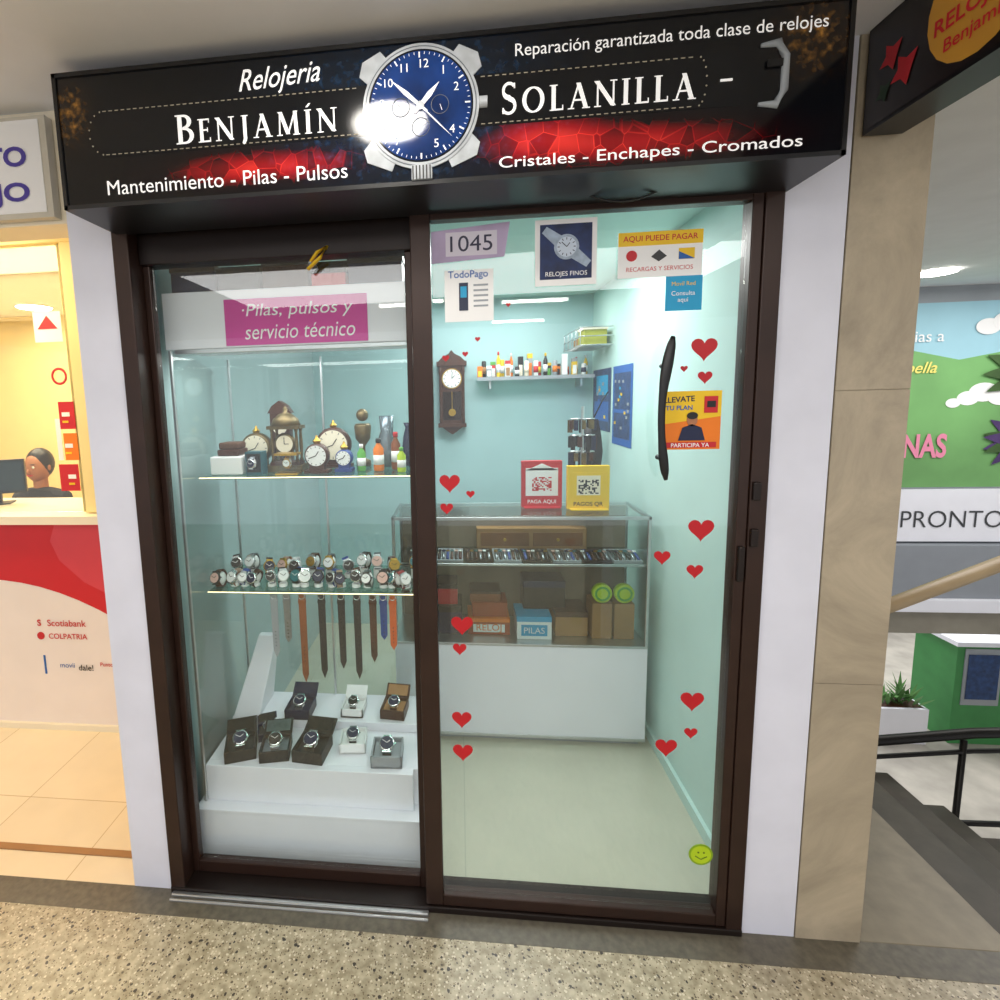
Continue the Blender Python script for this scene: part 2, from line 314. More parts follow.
# ---------- sign
def signmat():
    m=bpy.data.materials.new('sign_print'); m.use_nodes=True; nt=m.node_tree; b=nt.nodes['Principled BSDF']; N=nt.nodes.new; K=nt.links.new
    tc=N('ShaderNodeTexCoord'); sp=N('ShaderNodeSeparateXYZ'); K(tc.outputs['Object'],sp.inputs[0])
    def math_(op,a,bb=None,c=None):
        n=N('ShaderNodeMath'); n.operation=op
        for i,v in enumerate((a,bb,c)):
            if v is None: continue
            if isinstance(v,(int,float)): n.inputs[i].default_value=v
            else: K(v,n.inputs[i])
        return n.outputs[0]
    X,Z=sp.outputs[0],sp.outputs[2]
    def blob(cx,cz,sx,sz):
        dx=math_('DIVIDE',math_('SUBTRACT',X,cx),sx); dz=math_('DIVIDE',math_('SUBTRACT',Z,cz),sz)
        d=math_('ADD',math_('MULTIPLY',dx,dx),math_('MULTIPLY',dz,dz)); return math_('POWER',2.718,math_('MULTIPLY',d,-1))
    redm=math_('ADD',blob(-.46,2.215,.20,.032),math_('ADD',blob(.38,2.205,.24,.035),blob(.20,2.235,.11,.035)))
    v=N('ShaderNodeTexVoronoi'); v.feature='DISTANCE_TO_EDGE'; v.inputs['Scale'].default_value=26; K(tc.outputs['Object'],v.inputs['Vector'])
    line=math_('LESS_THAN',v.outputs['Distance'],.025)
    vc=N('ShaderNodeTexVoronoi'); vc.inputs['Scale'].default_value=26; K(tc.outputs['Object'],vc.inputs['Vector'])
    sep=N('ShaderNodeSeparateColor'); K(vc.outputs['Color'],sep.inputs[0])
    amt=math_('MULTIPLY',redm,math_('ADD',math_('MULTIPLY',sep.outputs[0],.4),math_('ADD',math_('MULTIPLY',line,.3),.35)))
    rp=N('ShaderNodeValToRGB'); rp.color_ramp.elements[0].color=L('#06080d'); rp.color_ramp.elements[1].color=L('#f03a30'); e=rp.color_ramp.elements.new(.5); e.color=L('#a01016'); e=rp.color_ramp.elements.new(.12); e.color=L('#160609'); K(amt,rp.inputs[0])
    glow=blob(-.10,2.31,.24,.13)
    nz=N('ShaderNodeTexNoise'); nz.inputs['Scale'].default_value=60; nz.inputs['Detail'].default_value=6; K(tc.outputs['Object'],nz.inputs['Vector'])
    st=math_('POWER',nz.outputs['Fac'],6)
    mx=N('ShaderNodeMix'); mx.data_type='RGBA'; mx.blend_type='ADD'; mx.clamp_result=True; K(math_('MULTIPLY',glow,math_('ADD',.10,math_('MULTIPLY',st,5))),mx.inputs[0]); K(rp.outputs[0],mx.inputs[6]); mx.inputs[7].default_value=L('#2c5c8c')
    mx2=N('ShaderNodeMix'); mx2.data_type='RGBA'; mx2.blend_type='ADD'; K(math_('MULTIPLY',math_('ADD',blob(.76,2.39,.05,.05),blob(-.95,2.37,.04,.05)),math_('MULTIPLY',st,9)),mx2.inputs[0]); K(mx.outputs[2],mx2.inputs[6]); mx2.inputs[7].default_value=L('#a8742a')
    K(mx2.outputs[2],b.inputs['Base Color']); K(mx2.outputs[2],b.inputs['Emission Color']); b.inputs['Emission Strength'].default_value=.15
    b.inputs['Roughness'].default_value=.09
    return m
smat=signmat(); SY=-.2
lit=mat('sign_white_print','#ffffff',.5,emit=.25,var=0)
mb=MB('shop_sign')
mb.box((-.985,SY,2.147),(.838,-.001,2.465),black)
mb.rect(-.975,2.155,.828,2.457,SY,smat,.002)
for a,b in (((-.985,SY-.006,2.147),(.838,SY,2.157)),((-.985,SY-.006,2.455),(.838,SY,2.465)),((-.985,SY-.006,2.147),(-.975,SY,2.465)),((.828,SY-.006,2.147),(.838,SY,2.465))): mb.box(a,b,black)
y=SY-.004
strapm=mat('strap_print','#0a0d13',.12,var=.3,vscale=90)
mb.rect(-.87,2.265,-.17,2.375,SY-.001,strapm,.0015); mb.rect(.03,2.265,.62,2.375,SY-.001,strapm,.0015)
mb.serif('BENJAMÍN',-.675,-.275,2.280,.066,.053,y,lit)
mb.serif('SOLANILLA',.105,.525,2.285,.068,.054,y,lit)
mb.text('Relojeria',-.41,2.405,y,lit,w=.20,h=.062,bold=.004,shear=.4,rot=.04)
mb.text('Reparación garantizada toda clase de relojes',.462,2.414,y,lit,w=.65,h=.034)
mb.text('Cristales - Enchapes - Cromados',.425,2.180,y,lit,w=.65,h=.032,bold=.003)
mb.text('Mantenimiento - Pilas - Pulsos',-.56,2.192,y,lit,w=.61,h=.034)
dash=mat('stitch_print','#a39a86',.6,emit=.05,var=0)
def dashes(x0,x1,z0,z1,capleft):
    n=int((x1-x0)/.016)
    for i in range(n):
        a=x0+i*.016
        for z in (z0,z1): mb.rect(a,z-.001,a+.009,z+.001,y+.001,dash,.001)
    c=x0 if capleft else x1; R=(z1-z0)/2; zc=(z0+z1)/2
    for i in range(8):
        t=math.pi*(i+.5)/8; dx=-R*math.sin(t)*(.8 if capleft else -.35); dz=R*math.cos(t)
        mb.plate(circ(c+dx,zc+dz,.002,6),y+.001,dash,.001)
dashes(-.86,-.22,2.270,2.370,True); dashes(.06,.53,2.270,2.370,False)
mb.rect(.575,2.315,.600,2.320,y,lit,.001)
mb.tube([(.655,y,2.380),(.69,y,2.383),(.706,y,2.355),(.706,y,2.288),(.69,y,2.260),(.655,y,2.263)],[.004,.009,.008,.008,.009,.004],grey,8,flat=1); mb.rect(.668,2.335,.702,2.35,y,black,.004)
# big watch
cx,cz,R=-.078,2.316,.134
silver=mat('watch_silver_print','#c3c8cd',.12,.0,emit=.03,var=.2,vscale=20)
silv2=mat('watch_silver_dark','#6f767d',.12,.0,var=.15,vscale=20)
dial=mat('watch_dial_print','#12336e',.07,emit=.12,var=.5,vscale=9)
bez=mat('bezel_dark_print','#0c1420',.07,var=0)
for sx in (-1,1):
    for sz in (-1,1):
        if sz<0: mb.plate([(cx+sx*.05,cz-.09),(cx+sx*.112,cz-.06),(cx+sx*.135,cz-.085),(cx+sx*.128,cz-.112),(cx+sx*.07,cz-.135)],y+.001,silver,.003)
        else: mb.plate([(cx+sx*.05,cz+.08),(cx+sx*.112,cz+.05),(cx+sx*.14,cz+.075),(cx+sx*.132,cz+.105),(cx+sx*.09,cz+.125)],y+.001,silver,.003)
mb.box((cx-.024,y-.006,2.158),(cx+.024,y+.001,2.19),silver)
for i in range(6): mb.box((cx-.022+.008*i,y-.008,2.158),(cx-.019+.008*i,y-.005,2.188),black)
mb.plate(circ(cx,cz,R,56),y,silver,.004); mb.plate(circ(cx,cz,R*.96,56),y-.004,silv2,.0005); mb.plate(circ(cx,cz,R*.94,56),y-.0045,silver,.0005); mb.plate(circ(cx,cz,R*.90,56),y-.005,bez,.0005); mb.plate(circ(cx,cz,R*.87,56),y-.0055,dial,.0005)
yy=y-.0068
for i in range(60):
    a=math.pi*2*i/60; l=.012 if i%5==0 else .005; wd=.0016 if i%5==0 else .0006
    mb.rect(-wd,R*.85-l,wd,R*.85,yy,lit,.0004,Matrix.Translation((cx,0,cz))@Matrix.Rotation(a,4,'Y'))
for i in (1,2,4,5,7,8,9,10,11,12):
    a=math.pi*2*i/12+.12; mb.text(str(i),cx+R*.67*math.sin(a),cz+R*.67*math.cos(a),yy-.0006,lit,h=.018)
def hand(a,l,w,m,back=.02):
    mb.plate([(-w*.5,-back),(w*.5,-back),(w,l*.5),(0,l),(-w,l*.5)],yy-.001,m,.001,Matrix.Translation((cx,0,cz))@Matrix.Rotation(a,4,'Y'))
hand(-.85,.09,.005,lit); hand(.75,.065,.006,lit); hand(2.35,.10,.0015,lit,.03); mb.plate(circ(cx,cz,.009),yy-.003,silver,.001)
for (a,b) in ((.045,0),(-.045,0),(0,-.045)): mb.ring((cx+a,yy-.0005,cz+b),.020,.0008,silv2,'y',28,h=.0005); mb.rect(-.0006,0,.0006,.014,yy-.0008,lit,.0003,Matrix.Translation((cx+a,0,cz+b))@Matrix.Rotation(a*40+1,4,'Y'))
mb.cyl((cx+R,y-.001,cz),.012,.018,silver,'x',16)
mb.done()

# side sign (right)
mb=MB('watch_repair_sign')
X=1.0
mb.box((X,-.95,2.262),(X+.09,-.012,2.5),black)
mb.add([(X-.002,-.02,2.27),(X-.002,-.94,2.27),(X-.002,-.94,2.49),(X-.002,-.02,2.49)],[(0,1,2,3)],mat('side_sign_print','#170d0d',.4,var=.4,vscale=10,coat=.3))
mb.add([(X-.003,-.19-.11*math.cos(t)-.1,2.40-.12*math.sin(t)) for t in [i*.3 for i in range(21)]],[tuple(range(21))],mat('ochre_print','#b07d2a',.5,emit=.1,var=.1))
mb.text('RELOJERIA',-.30,2.375,X-.005,redd,w=.20,h=.042,bold=.02,facing='-x'); mb.text('Benjamín',-.29,2.33,X-.005,redd,w=.13,facing='-x',bold=.01)
leafp=mat('leaf_print','#1d3a20',.5,var=.3)
for (a,b,rr_) in ((-.09,2.40,.035),(-.13,2.35,.04),(-.075,2.33,.025)): mb.add([(X-.004,a-rr_*math.cos(t*.7)*(1 if int(t)%2 else .5),b+rr_*math.sin(t*.7)*(1 if int(t)%2 else .5)) for t in range(9)],[tuple(range(9))],redd if rr_>.03 else leafp)
mb.done()

# ---------- display case (left)
mb=MB('display_cabinet')
mb.box((-.975,.13,0.0),(-.14,.62,.19),white); mb.box((-.97,.125,.185),(-.14,.62,.195),white)
mb.box((-.955,.15,1.83),(-.14,.40,2.01),white)
mb.box((-.955,.16,.195),(-.950,.60,1.83),GLs); mb.box((-.15,.30,.195),(-.146,.60,1.83),GLs); mb.box((-.945,.596,.195),(-.15,.60,1.83),GLs)
for z in (1.385,.955):
    mb.box((-.944,.28,z-.008),(-.152,.594,z),GLg)
    mb.box((-.944,.276,z-.004),(-.152,.28,z),led)
for x,yv in ((-.949,.165),(-.949,.595),(-.15,.595)): mb.box((x-.005,yv-.005,.195),(x+.005,yv+.005,1.83),steel)
mb.box((-.56,.585,.195),(-.552,.60,1.83),steel)
mb.box((-.93,.155,1.815),(-.16,.17,1.83),steel)
mb.box((-.945,.20,.195),(-.155,.594,.335),white); mb.box((-.945,.17,.195),(-.18,.2,.335),white)
mb.box((-.945,.40,.335),(-.155,.594,.37),white)
mb.done(.003)
mb=MB('service_banner'); mb.rect(-.745,1.835,-.28,1.98,.149,pink,.002); mb.text('·Pilas, pulsos y',-.505,1.938,.146,whitep,w=.36,h=.05,shear=.2); mb.text('servicio técnico',-.50,1.875,.146,whitep,w=.36,h=.045,shear=.2); mb.done()
mb=MB('storage_boxes')
for i,(x,w,h,c) in enumerate(((-.93,.15,.085,navy),(-.77,.14,.07,black),(-.62,.15,.09,brownw),(-.46,.11,.06,redd),(-.34,.17,.085,navy))): mb.box((x,.17,2.011),(x+w,.36,2.011+h),c); mb.box((x-.003,.167,2.011+h-.02),(x+w+.003,.363,2.011+h),black)
mb.box((-.95,.37,2.011),(-.15,.39,2.14),blackl)  # added dark panel, not a box: deepens the dark backdrop above the cabinet
mb.done(.002)
mb=MB('ribbon_tag'); mb.tube([(-.42,.030,2.05),(-.40,.028,2.075),(-.37,.030,2.09),(-.39,.026,2.06),(-.43,.030,2.03)],.010,yellow,6,flat=.4); mb.done()

strapc=[blackl,brownw,mat('steel_strap','#8f9499',.3,.9,var=.1,vscale=80),mat('blue_strap','#1c3f86',.5,var=.1),mat('rose_strap','#c99a86',.35,.7,var=.05),mat('white_strap','#dcdce0',.5,var=.05),mat('red_strap','#8b1420',.5,var=.05)]
dialc=[whitep,black,navy,gold,mat('teal_dial','#1d6f78',.3,var=0),mat('rose_dial','#e3b9ae',.3,var=0)]
def watch(mb,M,sm,dm,cm,r=.019):
    n=26; vs=[];fs=[];w=r*.55
    for i in range(n):
        a=2*math.pi*i/n; yy=.026*math.cos(a)*.95+.026; zz=.030*math.sin(a)
        k=1.0 if math.cos(a)<.2 else .8
        for x in (-w*k,w*k): vs.append((x,yy,zz)); vs.append((x,(yy-.026)*.86+.026,zz*.86))
    for i in range(n):
        a=i*4; b=((i+1)%n)*4
        fs+= [(a,b,b+2,a+2),(a+1,a+3,b+3,b+1),(a,a+1,b+1,b),(a+2,b+2,b+3,a+3)]
    mb.add(vs,fs,sm,False,M)
    mb.sphere((0,.028,0),.021,whitep,12,.6,1,1.1,M)
    mb.lathe([(r*.9,0),(r,.003),(r,.008),(r*.88,.010)],cm,(0,.002,0),24,'y',M)
    mb.cyl((0,-.0081,0),r*.84,.0005,dm,'y',24,M)
    for a,l,ww in ((.9,r*.5,.0009),(-1.0,r*.7,.0007)):
        mb.rect(-ww,0,ww,l,-.009,black if dm in (whitep,gold,dialc[5]) else whitep,.0004,M@Matrix.Rotation(a,4,'Y'))
    mb.box((r,-.006,-.002),(r+.004,-.001,.002),cm,M)
    for sz in (-1,1): mb.box((-w,-.005,sz*r*.85-.003),(w,.004,sz*r*.85+.006*sz),cm,M)
mb=MB('display_watches')
for i in range(16):
    x=-.92+i*.048+random.uniform(-.010,.010); mb.cyl((x,.345,.9555),.016,.012,whitep,'z',14)
    watch(mb,T(x,.335+random.uniform(-.02,.015),.995,-.35,random.uniform(-.35,.35),random.uniform(-.6,.6),1.12),random.choice(strapc[:3]+strapc),random.choice(dialc[:3]+dialc),random.choice((steel,black,chrome,steel)),random.uniform(.017,.024))
for i in range(12):
    x=-.91+i*.066+random.uniform(-.014,.014); hh=random.uniform(.01,.04); mb.cyl((x,.45,.9555),.018,hh,whitep,'z',14)
    watch(mb,T(x,.44,.99+hh,-.3,random.uniform(-.3,.3),random.uniform(-.5,.5),1.15),random.choice(strapc[:3]+strapc),random.choice(dialc[:3]+dialc),random.choice((steel,gold,chrome)),.02)
mb.done()
mb=MB('hanging_watch_straps')
mb.tube([(-.80,.33,.935),(-.17,.33,.935)],.004,steel,8)
for x,l,c in ((-.71,.26,grey),(-.66,.20,strapc[2]),(-.60,.36,mat('tan_strap','#8a4a22',.5,var=.2)),(-.525,.34,blackl),(-.45,.30,blackl),(-.39,.34,blackl),(-.33,.27,brownw),(-.255,.22,mat('orange_strap','#c9581a',.5,var=.1)),(-.29,.18,strapc[3])):
    z1=.935
    mb.plate([(x-.014,z1),(x+.014,z1),(x+.012,z1-l*.9),(x,z1-l),(x-.012,z1-l*.9)][::-1],.332,c,.004)
    mb.ring((x,.326,z1-.012),.012,.002,chrome,'y',16)
    for k in range(5): mb.cyl((x,.328,z1-l*.6-k*.014),.0022,.0012,black,'y',8)
    mb.box((x-.015,.326,z1-.04),(x+.015,.333,z1-.03),c)
mb.done()
def giftbox(name,x,y,z,s,c,lid=True,rz=0,inner=whitep,tilt=-.9):
    mb=MB(name); mb.M=T(x,y,z,0,0,rz,s)
    mb.box((-.045,-.045,0),(.045,.045,.006),c)
    for a,b in (((-.045,-.045,0),(.045,-.040,.035)),((-.045,.040,0),(.045,.045,.035)),((-.045,-.045,0),(-.040,.045,.035)),((.040,-.045,0),(.045,.045,.035))): mb.box(a,b,c)
    mb.box((-.038,-.038,.006),(.038,.038,.024),inner)
    if lid:
        ML=T(0,.046,.035,tilt); mb.box((-.045,0,0),(.045,.006,.05),c,ML); mb.box((-.038,-.003,.006),(.038,0,.045),inner,ML)
    watch(mb,T(0,-.006,.048,-1.15,0,0,.95),random.choice(strapc[:3]),random.choice((whitep,black,navy)),chrome,.024)
    return mb.done(.001)
giftbox('watch_gift_box',-.84,.245,.336,1.25,blackl,rz=.35,inner=black,tilt=-1.2); giftbox('watch_gift_box',-.705,.25,.336,1.2,blackl,rz=.2,inner=strapc[2],tilt=-1.2); giftbox('watch_gift_box',-.565,.255,.336,1.3,blackl,rz=-.1,inner=black,tilt=-1.2)
giftbox('watch_gift_box',-.67,.45,.371,1.15,navy,inner=navy); giftbox('watch_gift_box',-.42,.31,.336,1.1,whitep,False,rz=.1); giftbox('watch_gift_box',-.28,.25,.336,1.25,grey,False,rz=.05,inner=grey); giftbox('watch_gift_box',-.28,.47,.371,1.1,brownw,rz=-.1,inner=brown); giftbox('watch_gift_box',-.45,.47,.371,1.0,whitep); giftbox('watch_gift_box',-.775,.35,.336,.85,navy,inner=black,rz=.4,tilt=-1.2)
mb=MB('display_ramp'); mb.add([(-.94,.40,.371),(-.83,.40,.371),(-.83,.57,.371),(-.94,.57,.371),(-.87,.54,.66),(-.79,.54,.66),(-.79,.57,.66),(-.87,.57,.66)],[(0,3,2,1),(4,5,6,7),(0,1,5,4),(1,2,6,5),(2,3,7,6),(3,0,4,7)],white); mb.done(.004)
def deskclock(name,x,y,z,r,body,face,base=True,roman=False):
    mb=MB(name); mb.M=T(x,y,z)
    mb.lathe([(r*.98,-.02),(r*1.12,-.015),(r*1.12,.015),(r*.98,.022)],body,(0,0,r*1.12+.02),32,'y')
    mb.cyl((0,-.0225,r*1.12+.02),r*.95,.001,face,'y',32); zc=r*1.12+.02
    for i in range(12):
        mb.rect(-.0012,r*.75,.0012,r*.9,-.0235,black,.0006,Matrix.Translation((0,0,zc))@Matrix.Rotation(i*math.pi/6,4,'Y'))
    for a,l in ((.6,.5),(-1.9,.72)): mb.rect(-.0016,0,.0016,r*l,-.0245,black,.0006,Matrix.Translation((0,0,zc))@Matrix.Rotation(a,4,'Y'))
    if base: mb.box((-r*1.15,-.03,0),(r*1.15,.03,.012),body); mb.box((-r*.7,-.02,.012),(r*.7,.02,.035),body)
    mb.lathe([(.012,0),(.016,.01),(.006,.02),(.003,.03)],gold,(0,0,zc+r*1.1),12)
    return mb.done(.001)
deskclock('desk_clock',-.525,.37,1.386,.040,brownw,whitep); deskclock('desk_clock',-.43,.40,1.386,.028,strapc[3],whitep)
bz=mat('aged_bronze','#6f6040',.4,.6,var=.3,vscale=30)
mb=MB('mantel_clock'); mb.M=T(-.66,.43,1.386,s=1.25)
mb.box((-.055,-.035,0),(.055,.035,.02),bz); mb.box((-.045,-.03,.02),(.045,.03,.03),brownw)
for sx in (-.038,.038):
    for sy in (-.022,.022): mb.lathe([(.007,0),(.004,.01),(.006,.05),(.004,.09),(.007,.1)],bz,(sx,sy,.03),10)
mb.box((-.05,-.033,.13),(.05,.033,.14),bz); mb.lathe([(.045,0),(.038,.02),(.02,.035),(.006,.04),(.008,.05),(.002,.06)],bz,(0,0,.14),20)
mb.lathe([(.030,0),(.034,.004),(.028,.012)],bz,(0,-.01,.085),24,'y'); mb.cyl((0,-.0225,.085),.026,.001,cream,'y',24); mb.rect(-.001,.085,.001,.105,-.024,black,.0005); mb.rect(0,.084,.014,.086,-.024,black,.0005)
mb.done()
mb=MB('boxed_watch'); mb.M=T(-.755,.35,1.386); mb.box((-.032,-.02,0),(.032,.03,.085),mat('teal_box','#27606c',.4,var=.1)); mb.box((-.026,-.023,.01),(.026,-.02,.078),black); watch(mb,T(0,-.045,.044,0,0,0,.85),strapc[2],navy,chrome); mb.done(.002)
mb=MB('boxed_watch'); mb.M=T(-.625,.325,1.386); mb.box((-.04,-.02,0),(.04,.03,.075),GLs); mb.box((-.042,-.022,0),(.042,.032,.008),gold); mb.box((-.042,-.022,.072),(.042,.032,.08),gold); watch(mb,T(0,-.01,.044,0,0,0,.8),gold,whitep,gold); mb.done(.002)
mb=MB('watch_cushion_box'); mb.box((-.925,.33,1.386),(-.80,.44,1.455),whitep); mb.box((-.90,.34,1.456),(-.815,.43,1.48),brownw); mb.box((-.895,.345,1.481),(-.82,.425,1.505),mat('fabric_brown','#5a3a26',.8,var=.2)); mb.done(.006)
def bottle(name,x,y,z,r,h,c,cap):
    mb=MB(name); mb.lathe([(r*.9,0),(r,.004),(r,h*.68),(r*.45,h*.82),(r*.4,h*.88)],c,(x,y,z),18); mb.lathe([(r*.5,0),(r*.5,h*.12),(r*.35,h*.14)],cap,(x,y,z+h*.87),14); mb.lathe([(r*1.01,0),(r*1.01,h*.3)],whitep,(x,y,z+h*.2),18); return mb.done()
bottle('polish_bottle',-.30,.40,1.386,.020,.12,orange,black); bottle('polish_bottle',-.365,.40,1.386,.016,.10,green,whitep); bottle('polish_bottle',-.24,.44,1.386,.018,.14,MATS['tan_strap'],redd); bottle('polish_bottle',-.21,.36,1.386,.016,.09,limeg,green)
mb=MB('glass_vase'); mb.lathe([(.03,0),(.04,.02),(.045,.08),(.025,.14),(.03,.2),(.028,.2)],mat('pewter_vase','#7c8a92',.25,.6,var=.2),(-.285,.53,1.386),20); mb.done()
deskclock('desk_clock',-.50,.53,1.386,.062,brownw,cream)
deskclock('desk_clock',-.82,.53,1.386,.055,bz,cream)
mb=MB('trophy_figurine'); mb.lathe([(.03,0),(.03,.02),(.01,.03),(.008,.08),(.03,.11),(.035,.16),(.028,.17)],bz,(-.385,.55,1.386),16); mb.sphere((-.385,.55,1.59),.025,bz,12); mb.done()
mb=MB('ceramic_vase'); mb.lathe([(.02,0),(.03,.05),(.02,.12),(.012,.15),(.02,.17)],navy,(-.20,.54,1.386),16); mb.done()
# framed mirror-backed clock standing tall behind
mb=MB('tall_table_clock'); mb.M=T(-.72,.55,1.386); mb.box((-.04,-.02,0),(.04,.02,.22),brownw); mb.plate([(-.05,.22),(.05,.22),(.03,.25),(0,.27),(-.03,.25)],.02,brownw,.04); mb.cyl((0,-.0205,.165),.03,.002,cream,'y',24); mb.rect(-.025,.03,.025,.12,-.0205,mat('clock_glass_dark','#20100a',.1,var=0),.001); mb.cyl((0,-.022,.06),.011,.002,gold,'y',16); mb.done(.002)

# ---------- interior counter
mb=MB('glass_display_counter')
x0,x1,ya,yb=-.32,.84,.83,1.16
mb.box((x0,ya+.004,.03),(x1,yb,.49),white); mb.box((x0+.02,ya+.03,0),(x1-.02,yb-.02,.03),grey)
mb.box((x0,ya,.488),(x1,yb,.50),steel); mb.box((x0,ya,.03),(x1,ya+.006,.045),steel)
for x in (x0,x1-.014):
    for yv in (ya,yb-.014): mb.box((x,yv,.5),(x+.014,yv+.014,1.10),steel)
mb.box((x0,ya,1.09),(x1,ya+.014,1.105),steel); mb.box((x0,yb-.014,1.09),(x1,yb,1.105),steel); mb.box((x0,ya,1.09),(x0+.014,yb,1.105),steel); mb.box((x1-.014,ya,1.09),(x1,yb,1.105),steel)
mb.box((x0+.002,ya+.002,1.105),(x1-.002,yb-.002,1.112),GLs); mb.box((x0+.014,ya+.004,.5),(x1-.014,ya+.008,1.09),GLs); mb.box((x1-.006,ya+.014,.5),(x1-.002,yb-.014,1.09),GLs)
mb.box((x0+.012,ya+.03,.868),(x1-.012,yb-.02,.876),GLg); mb.box((x0+.012,ya+.025,.866),(x1-.012,ya+.03,.878),steel)
mb.box((x0+.014,yb-.02,.5),(x1-.014,yb-.014,1.09),mat('counter_back','#8a7a68',.6,var=.2)); mb.done(.002)
mb=MB('bracelet_trays')
for i in range(8):
    xx=-.25+i*.135
    mb.box((xx,.87,.877),(xx+.125,1.06,.89),grey if i%2 else black)
    for k in range(6):
        cx_=xx+.012+k*.02; mb.tube([(cx_,.88,.893),(cx_,.93,.905),(cx_,.98,.905),(cx_,1.03,.893)],.007,strapc[(0,1,2,0,2,3,1)[(i*3+k)%7]],6,flat=.5); mb.cyl((cx_,.955,.908),.009,.004,dialc[(i+k)%6],'z',12)
mb.done()
mb=MB('wooden_drawer'); mb.box((.08,1.07,.877),(.62,1.13,.99),brown); mb.box((.10,1.065,.90),(.34,1.07,.97),mat('brown_panel','#7c4a26',.5,var=.2)); mb.box((.36,1.065,.90),(.60,1.07,.97),MATS['brown_panel']); mb.cyl((.22,1.065,.935),.008,.01,gold,'y'); mb.cyl((.48,1.065,.935),.008,.01,gold,'y'); mb.done(.002)
def carton(name,x,y,z,w,d,h,c,c2,label=None):
    mb=MB(name); mb.box((x,y,z),(x+w,y+d,z+h),c); mb.box((x-.001,y-.001,z+h*.78),(x+w+.001,y+d+.001,z+h+.001),c2)
    if label: mb.rect(x+w*.12,z+h*.15,x+w*.88,z+h*.65,y,whitep if c!=whitep else cyan,.001); mb.text(label,x+w/2,z+h*.4,y-.002,c2 if c!=whitep else whitep,w=w*.6)
    return mb.done(.002)
rust=mat('rust_box','#a5461c',.6,var=.1)
carton('carton_box',.03,.92,.501,.20,.16,.08,rust,orange,'RELOJ'); carton('carton_box',.05,.94,.583,.17,.14,.07,rust,rust); carton('carton_box',.04,.95,.655,.15,.13,.05,MATS['tan_strap'],brownw)
carton('carton_box',.26,.88,.501,.16,.16,.11,whitep,cyan,'PILAS'); carton('carton_box',.445,.92,.501,.15,.16,.12,brown,brownw)
carton('carton_box',.30,.97,.613,.20,.14,.14,black,navy); carton('carton_box',-.22,.92,.501,.22,.16,.14,navy,black); carton('carton_box',-.2,.94,.643,.18,.14,.1,redd,black)
mb=MB('tape_rolls')
for x in (.655,.755):
    mb.lathe([(.042,0),(.045,.004),(.045,.03),(.04,.034)],limeg,(x,.935,.72),28,'y'); mb.ring((x,.90,.72),.03,.006,green,'y',28,h=.002); mb.box((x-.045,.90,.501),(x+.045,1.02,.673),brown)
mb.done(.001)
def signbox(name,x,y,w,h,c,t1,qr):
    mb=MB(name); mb.box((x,y,1.113),(x+w,y+.03,1.113+h),c); mb.rect(x+w*.1,1.113+h*.25,x+w*.9,1.113+h*.85,y,whitep if qr else yellow,.0015)
    mb.text(t1,x+w/2,1.113+h*.12,y-.002,whitep if qr else black,w=w*.7,bold=.01)
    if qr: mb.plate([(x+w*.1,1.113+h*.8),(x+w*.9,1.113+h*.8),(x+w*.5,1.113+h*.95)],y-.0005,whitep,.001)
    else: mb.rect(x+w*.22,1.113+h*.33,x+w*.78,1.113+h*.78,y-.0012,cream,.0008)
    k=w*.04
    for i in range(12):
        for j in range(11):
            if random.random()<.5: mb.rect(x+w*.26+i*k,1.113+h*.36+j*k*.8,x+w*.26+i*k+k,1.113+h*.36+(j+1)*k*.8,y-.0022,redd if qr else black,.0006)
    mb.box((x+.01,y-.03,1.113),(x+w-.01,y+.06,1.118),c); return mb.done(.002)
signbox('payment_qr_stand',.295,1.0,.19,.225,redd,'PAGA AQUI',True); signbox('payment_sign_stand',.50,.95,.19,.205,yellow,'PAGOS QR',False)
mb=MB('accessory_rack'); mb.lathe([(.05,0),(.05,.01),(.02,.02)],black,(.60,1.105,1.113),20); mb.cyl((.60,1.105,1.12),.008,.47,steel)
for k in range(4):
    for a in range(10):
        t=a*math.pi/5+k*.3; mb.tube([(.60,1.105,1.29+k*.08),(.60+.06*math.cos(t),1.105+.04*math.sin(t),1.29+k*.08)],.003,steel,6)
        w_=random.uniform(.006,.013); h_=random.uniform(.035,.08); mb.box((.60+.06*math.cos(t)-w_,1.105+.04*math.sin(t)-.003,1.285-h_+k*.08),(.60+.06*math.cos(t)+w_,1.105+.04*math.sin(t)+.003,1.285+k*.08),random.choice((blackl,navy,brownw,black,blackl,bz,strapc[3])))
mb.done()
mb=MB('wall_clock'); mb.M=T(-.045,2.098,1.42)
mb.box((-.085,-.09,.05),(.085,0,.46),brownw); mb.box((-.10,-.10,.44),(.10,0,.47),brownw); mb.box((-.095,-.10,.03),(.095,0,.055),brownw)
mb.plate([(-.09,.47),(.09,.47),(.06,.50),(.02,.52),(0,.545),(-.02,.52),(-.06,.50)],-.0,brownw,.09)
mb.plate([(-.07,.03),(-.03,-.0),(0,-.02),(.03,0),(.07,.03)],-.0,brownw,.08)
mb.cyl((0,-.092,.355),.068,.004,gold,'y',32); mb.cyl((0,-.097,.355),.060,.002,whitep,'y',32)
for i in range(12): mb.rect(-.002,.045,.002,.056,-.100,black,.001,Matrix.Translation((0,0,.355))@Matrix.Rotation(i*math.pi/6,4,'Y'))
for a,l in ((.8,.03),(0.1,.045)): mb.rect(-.002,0,.002,l,-.101,black,.001,Matrix.Translation((0,0,.355))@Matrix.Rotation(a,4,'Y'))
mb.box((-.06,-.094,.08),(.06,-.09,.27),MATS['clock_glass_dark']); mb.cyl((0,-.096,.13),.025,.003,gold,'y',24); mb.box((-.002,-.097,.14),(.002,-.095,.27),gold)
